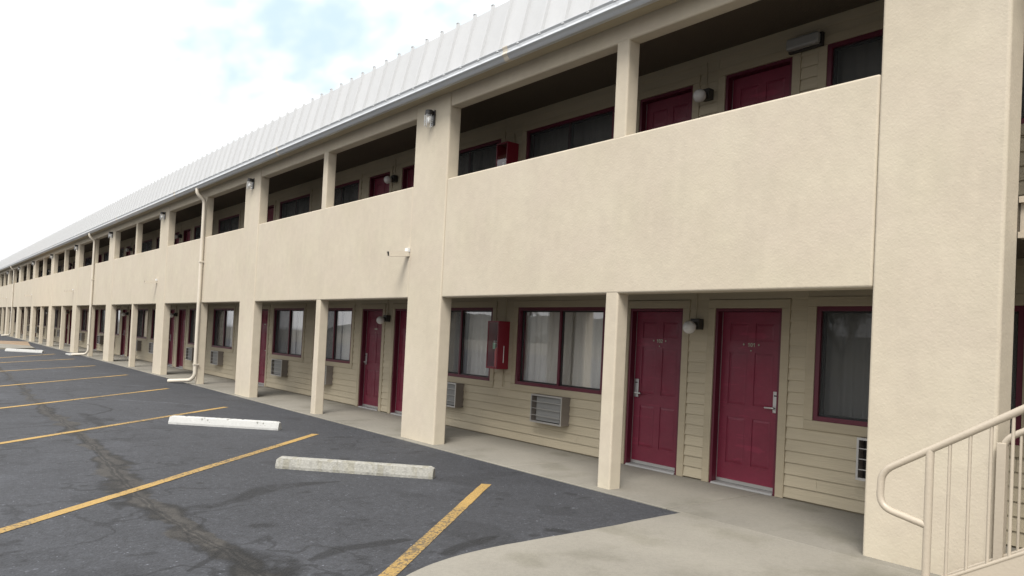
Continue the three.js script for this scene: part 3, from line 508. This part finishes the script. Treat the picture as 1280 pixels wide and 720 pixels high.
// fire extinguisher cabinets, one on each storey
for (const [fl, y] of [[0, 1.1], [1, F2 + 1.16]]) {
  const x = -9.8, w = 0.285, h = 0.76, D = 0.215, at = [x, y, WZ + 0.02];
  const c = thing('fire_cabinet', fl ? 'red fire extinguisher cabinet on the upper walkway wall, showing above the parapet' : 'red fire extinguisher cabinet with clear front on the ground floor siding', 'cabinet', at, 'fire extinguisher cabinets');
  mesh('case', [bx(0, w, 0, 0.015, 0, D), bx(0, w, h - 0.015, h, 0, D), bx(0, 0.01, 0.015, h - 0.015, 0, D), bx(w - 0.01, w, 0.015, h - 0.015, 0, D), bx(0.01, w - 0.01, 0.015, h - 0.015, 0, 0.01)], M.cabinet, c);
  mesh('door_rim', [bx(0, w, 0, 0.035, D + 0.0005, D + 0.012), bx(0, w, h - 0.025, h, D + 0.0005, D + 0.012), bx(0, 0.02, 0.035, h - 0.025, D + 0.0005, D + 0.012), bx(w - 0.02, w, 0.035, h - 0.025, D + 0.0005, D + 0.012)], M.cabinet, c);
  mesh('clear_front', new THREE.PlaneGeometry(w - 0.04, h - 0.06).translate(w / 2, h / 2 + 0.005, D + 0.006), M.glass, c);
  mesh('breaker_bar', rbx(w + 0.0005, w + 0.012, 0.1, 0.37, 0.1, 0.112, 0.003, 1), M.white, c);
  mesh('conduit', tube([V(0.18, h, 0.012), V(0.18, h + (fl ? 0.18 : 0.5), 0.012)], 0.009, 6), M.trim, c);
  if (!fl) mesh('conduit', tube([V(0.18, -0.28, 0.012), V(0.18, 0, 0.012)], 0.009, 6), M.trim, c);
  const e = thing('fire_extinguisher', fl ? 'small red fire extinguisher inside the upper cabinet' : 'red fire extinguisher with pale tag inside the ground floor cabinet', 'extinguisher', [x + w / 2, y + 0.015, WZ + 0.02 + 0.1], 'fire extinguishers in their cabinets');
  mesh('tank', metric(new THREE.LatheGeometry([[0, 0], [0.055, 0.002], [0.06, 0.02], [0.06, 0.27], [0.05, 0.31], [0.02, 0.335], [0.018, 0.36], [0, 0.36]].map((q) => new THREE.Vector2(...q)), 24)), M.extinguisher, e);
  mesh('valve', [bx(-0.02, 0.02, 0.36, 0.39, -0.02, 0.02), bx(-0.012, 0.012, 0.385, 0.4, -0.02, 0.08), bx(-0.012, 0.012, 0.415, 0.43, -0.02, 0.09)], M.steel, e);
  mesh('hose', tube([V(0.02, 0.37, 0), V(0.075, 0.35, 0), V(0.075, 0.1, 0.01)], 0.01, 8, 0.03), M.dark, e);
  mesh('tag', rbx(-0.06, 0.0, 0.3, 0.4, 0.066, 0.069, 0.001, 1), M.green, e);
}
{ // long lamp above the upper siding beside the first window
  const o = thing('emergency_light', 'long grey lens light high on the upper wall between door and window', 'light', [-4.72, F2 + 2.08, WZ + 0.0325]);
  mesh('housing', rbx(0, 0.4, 0, 0.15, 0, 0.05, 0.008, 1), M.bronze, o); mesh('lens', rbx(0.01, 0.39, 0.01, 0.14, 0.05, 0.13, 0.03, 3), M.acFin, o);
}

// ---------------------------------------------------------------- outside staircase
{
  const s = thing('staircase', 'beige steel staircase with pipe railings beside the end pilaster', 'staircase');
  const SL = 0.628, top = (x) => 0.314 + SL * (x + 1.869), zO = 1.15, zI = 0.03, xe = 2.15;
  const stringer = (z) => { const sh = new THREE.Shape([[-2.365, 0.0], [-1.9, 0.0], [xe, top(xe) - 0.3], [xe, top(xe)]].map((q) => new THREE.Vector2(...q))); return metric(new THREE.ExtrudeGeometry(sh, { depth: 0.012, bevelEnabled: false }).translate(0, 0, z - 0.006)); };
  const lip = (z, dz) => tube([V(-2.36, 0.004, z + dz), V(xe, top(xe), z + dz)], 0.012, 6);
  mesh('stringer', [stringer(zO), lip(zO, 0)], M.rail, s); mesh('stringer', [stringer(zI), lip(zI, 0)], M.rail, s);
  for (let n = 1; n <= 14; n++) { const x = -1.8 + 0.279 * (n - 1); mesh('tread', rbx(x, x + 0.3, 0.175 * n - 0.05, 0.175 * n, zI + 0.007, zO - 0.007, 0.008, 1), M.concrete, s); }
  const rail = (x) => 1.038 + 0.611 * (x + 2.016);
  const railing = (z, xp, loop) => {
    const r = new THREE.Group(); r.name = 'railing'; s.add(r);
    const pts = loop ? [V(xp, 0.575, z), V(-2.31, 0.638, z), V(-2.303, 0.862, z), V(xe, rail(xe), z)] : [V(xp, 0.6, z), V(xp, rail(xp) - 0.0, z), V(xe, rail(xe), z)];
    mesh('handrail', tube(pts, 0.0225, 14, 0.085), M.rail, r);
    mesh('newel_post', loop ? tube([V(xp, 0, z), V(xp, rail(xp), z)], 0.024, 14) : rbx(xp - 0.03, xp + 0.03, 0, rail(xp) - 0.02, z - 0.03, z + 0.03, 0.005, 1), M.rail, r);
    for (let x = xp + 0.111; x < xe; x += 0.109) mesh('baluster', tube([V(x, top(x) + 0.005, z), V(x, rail(x), z)], 0.0095, 8), M.rail, r);
    mesh('newel_post', tube([V(xe, top(xe), z), V(xe, rail(xe), z)], 0.024, 14), M.rail, r);
  };
  railing(zO, -2.016, true); railing(zI, -2.0, false);
  mesh('top_landing', bx(xe + 0.01, XR, 2.62, F2, -0.45, zO + 0.1), M.rail, s);
  for (const x of [xe + 0.1, XR - 0.1]) mesh('landing_post', bx(x - 0.05, x + 0.05, 0, 2.62, zO - 0.05, zO + 0.05), M.rail, s);
}

// ---------------------------------------------------------------- wheel stops
function wheelStop(label, ax, az, bx2, bz, mat, sd) {
  const L = Math.hypot(bx2 - ax, bz - az), n = 46, prof = [[0, 0], [0.0, 0.03], [0.028, 0.115], [0.042, 0.128], [0.115, 0.128], [0.13, 0.115], [0.155, 0.03], [0.155, 0]];
  const pos = [], idx = [], m = prof.length;
  for (let i = 0; i <= n; i++) { const e = Math.min(i, n - i), t = i / n, x = t * L + (e === 0 ? 0 : 0), sh = e === 0 ? 0.8 : e === 1 ? 0.95 : 1;
    for (const [z, y] of prof) { const ch = y > 0.1 ? -0.014 * smooth(0.8, 0.95, vnoise(i * 0.8 + sd, z * 40, sd)) : 0; pos.push(x + (e === 0 ? 0 : 0.006 * (vnoise(i * 3, z * 50 + y * 70, sd + 4) - 0.5)), y * (y > 0.1 ? (e === 0 ? 0.86 : 1) : 1) + ch + (y > 0 ? 0.003 * (vnoise(i * 0.9, z * 30, sd + 8) - 0.5) : 0), -(0.0775 + (z - 0.0775) * (e === 0 ? 0.93 : 1)) + 0.004 * (vnoise(i * 1.3, y * 60, sd + 12) - 0.5)); } }
  for (let i = 0; i < n; i++) for (let k = 0; k < m; k++) { const a = i * m + k, b = i * m + (k + 1) % m; idx.push(a, a + m, b, b, a + m, b + m); }
  for (const [i, f] of [[0, 1], [n, -1]]) for (let k = 1; k + 1 < m; k++) { const o = i * m; f > 0 ? idx.push(o, o + k, o + k + 1) : idx.push(o, o + k + 1, o + k); }
  let g = new THREE.BufferGeometry(); g.setAttribute('position', new THREE.Float32BufferAttribute(pos, 3)); g.setIndex(idx); g = g.toNonIndexed(); g.computeVertexNormals();
  const o = mesh(numbered('wheel_stop'), metric(g), mat); o.userData = { label, category: 'wheel stop', group: 'wheel stops in the parking stalls' };
  o.position.set(ax, GA, az); o.rotation.y = Math.atan2(-(bz - az), bx2 - ax); scene.add(o); return o;
}
wheelStop('grey weathered concrete wheel stop with a chipped end, in front of the stucco pilaster', -8.41, 2.69, -7.12, 1.40, M.stopConcrete, 3);
wheelStop('white painted concrete wheel stop, one stall beyond the grey weathered one', -12.72, 2.74, -11.5, 1.44, M.stopWhite, 21);
wheelStop('far white wheel stop beside the concrete crossing', -39.6, 2.62, -38.38, 1.38, M.stopWhite, 37);
{
  const o = mesh('splash_block', rbx(-37.5, -36.45, GA, 0.045, 0.28, 0.62, 0.02, 2), M.stopWhite); o.userData = { label: 'pale concrete splash block under the far downspout', category: 'splash block' }; scene.add(o);
}

// ---------------------------------------------------------------- what the windows mirror: hills and roadside trees across the lot
{
  const g = new THREE.PlaneGeometry(900, 60, 120, 6), p = g.attributes.position;
  for (let i = 0; i < p.count; i++) { const x = p.getX(i), t = (p.getY(i) + 30) / 60; p.setXYZ(i, x, -0.5 + t * (4 + 26 * fbm(x * 0.012 + 4, 2, 201, 4) ** 1.5), 20 * (vnoise(x * 0.03, t * 3, 205) - 0.5) + t * 60); }
  g.computeVertexNormals(); const m = mesh('hills', metric(g.toNonIndexed()), std(lin(0.07, 0.073, 0.07), 1, { map: concreteMap })); m.position.set(-150, 0, 260); struct(m);
  const leaf = new THREE.PlaneGeometry(0.22, 0.13);
  const bark = std(lin(0.09, 0.07, 0.05), 0.95, { map: grainMap }), leafM = std(lin(0.07, 0.095, 0.035), 0.9, { side: THREE.DoubleSide });
  const make = (sd) => {
    const wood = [], tips = [];
    const grow = (a, dir, len, r, lv) => { const b = a.clone().addScaledVector(dir, len); const c = new THREE.CylinderGeometry(r * 0.62, r, len, 6, 1).translate(0, len / 2, 0); c.applyQuaternion(new THREE.Quaternion().setFromUnitVectors(V(0, 1, 0), dir)); wood.push(metric(c.translate(a.x, a.y, a.z))); if (lv === 0) { tips.push(b); return; } if (lv < 3) tips.push(b); const n = lv > 2 ? 4 : 3; for (let k = 0; k < n; k++) { const q = dir.clone().add(V((rnd() - 0.5) * 1.5, rnd() * 0.35, (rnd() - 0.5) * 1.5)).normalize(); grow(b, q, len * (0.62 + 0.2 * rnd()), r * 0.6, lv - 1); } };
    grow(V(0, 0, 0), V(0, 1, 0), 1.9, 0.16, 4);
    const lv = []; for (const t of tips) for (let k = 0; k < 7; k++) { const l = leaf.clone().rotateX(rnd() * 6).rotateY(rnd() * 6).translate(t.x + (rnd() - 0.5) * 0.7, t.y + (rnd() - 0.5) * 0.6, t.z + (rnd() - 0.5) * 0.7); lv.push(l.toNonIndexed()); }
    return [mergeGeometries(wood), mergeGeometries(lv)];
  };
  const kinds = [make(1), make(2)];
  [[-34, 30, 1.1], [-46, 33, 0.9], [-58, 38, 1.3], [-24, 36, 0.85], [-78, 42, 1.2]].forEach(([x, z, sc], i) => {
    const t = thing('roadside_tree', `thin leafed roadside tree across the lot, ${ORD[i]} of five seen mirrored in the windows`, 'tree', [x, -0.06, z], 'roadside trees across the lot'); t.scale.setScalar(sc); t.rotation.y = i;
    mesh('trunk', kinds[i % 2][0], bark, t); mesh('crown', kinds[i % 2][1], leafM, t);
  });
}
renderer.render(scene, camera);
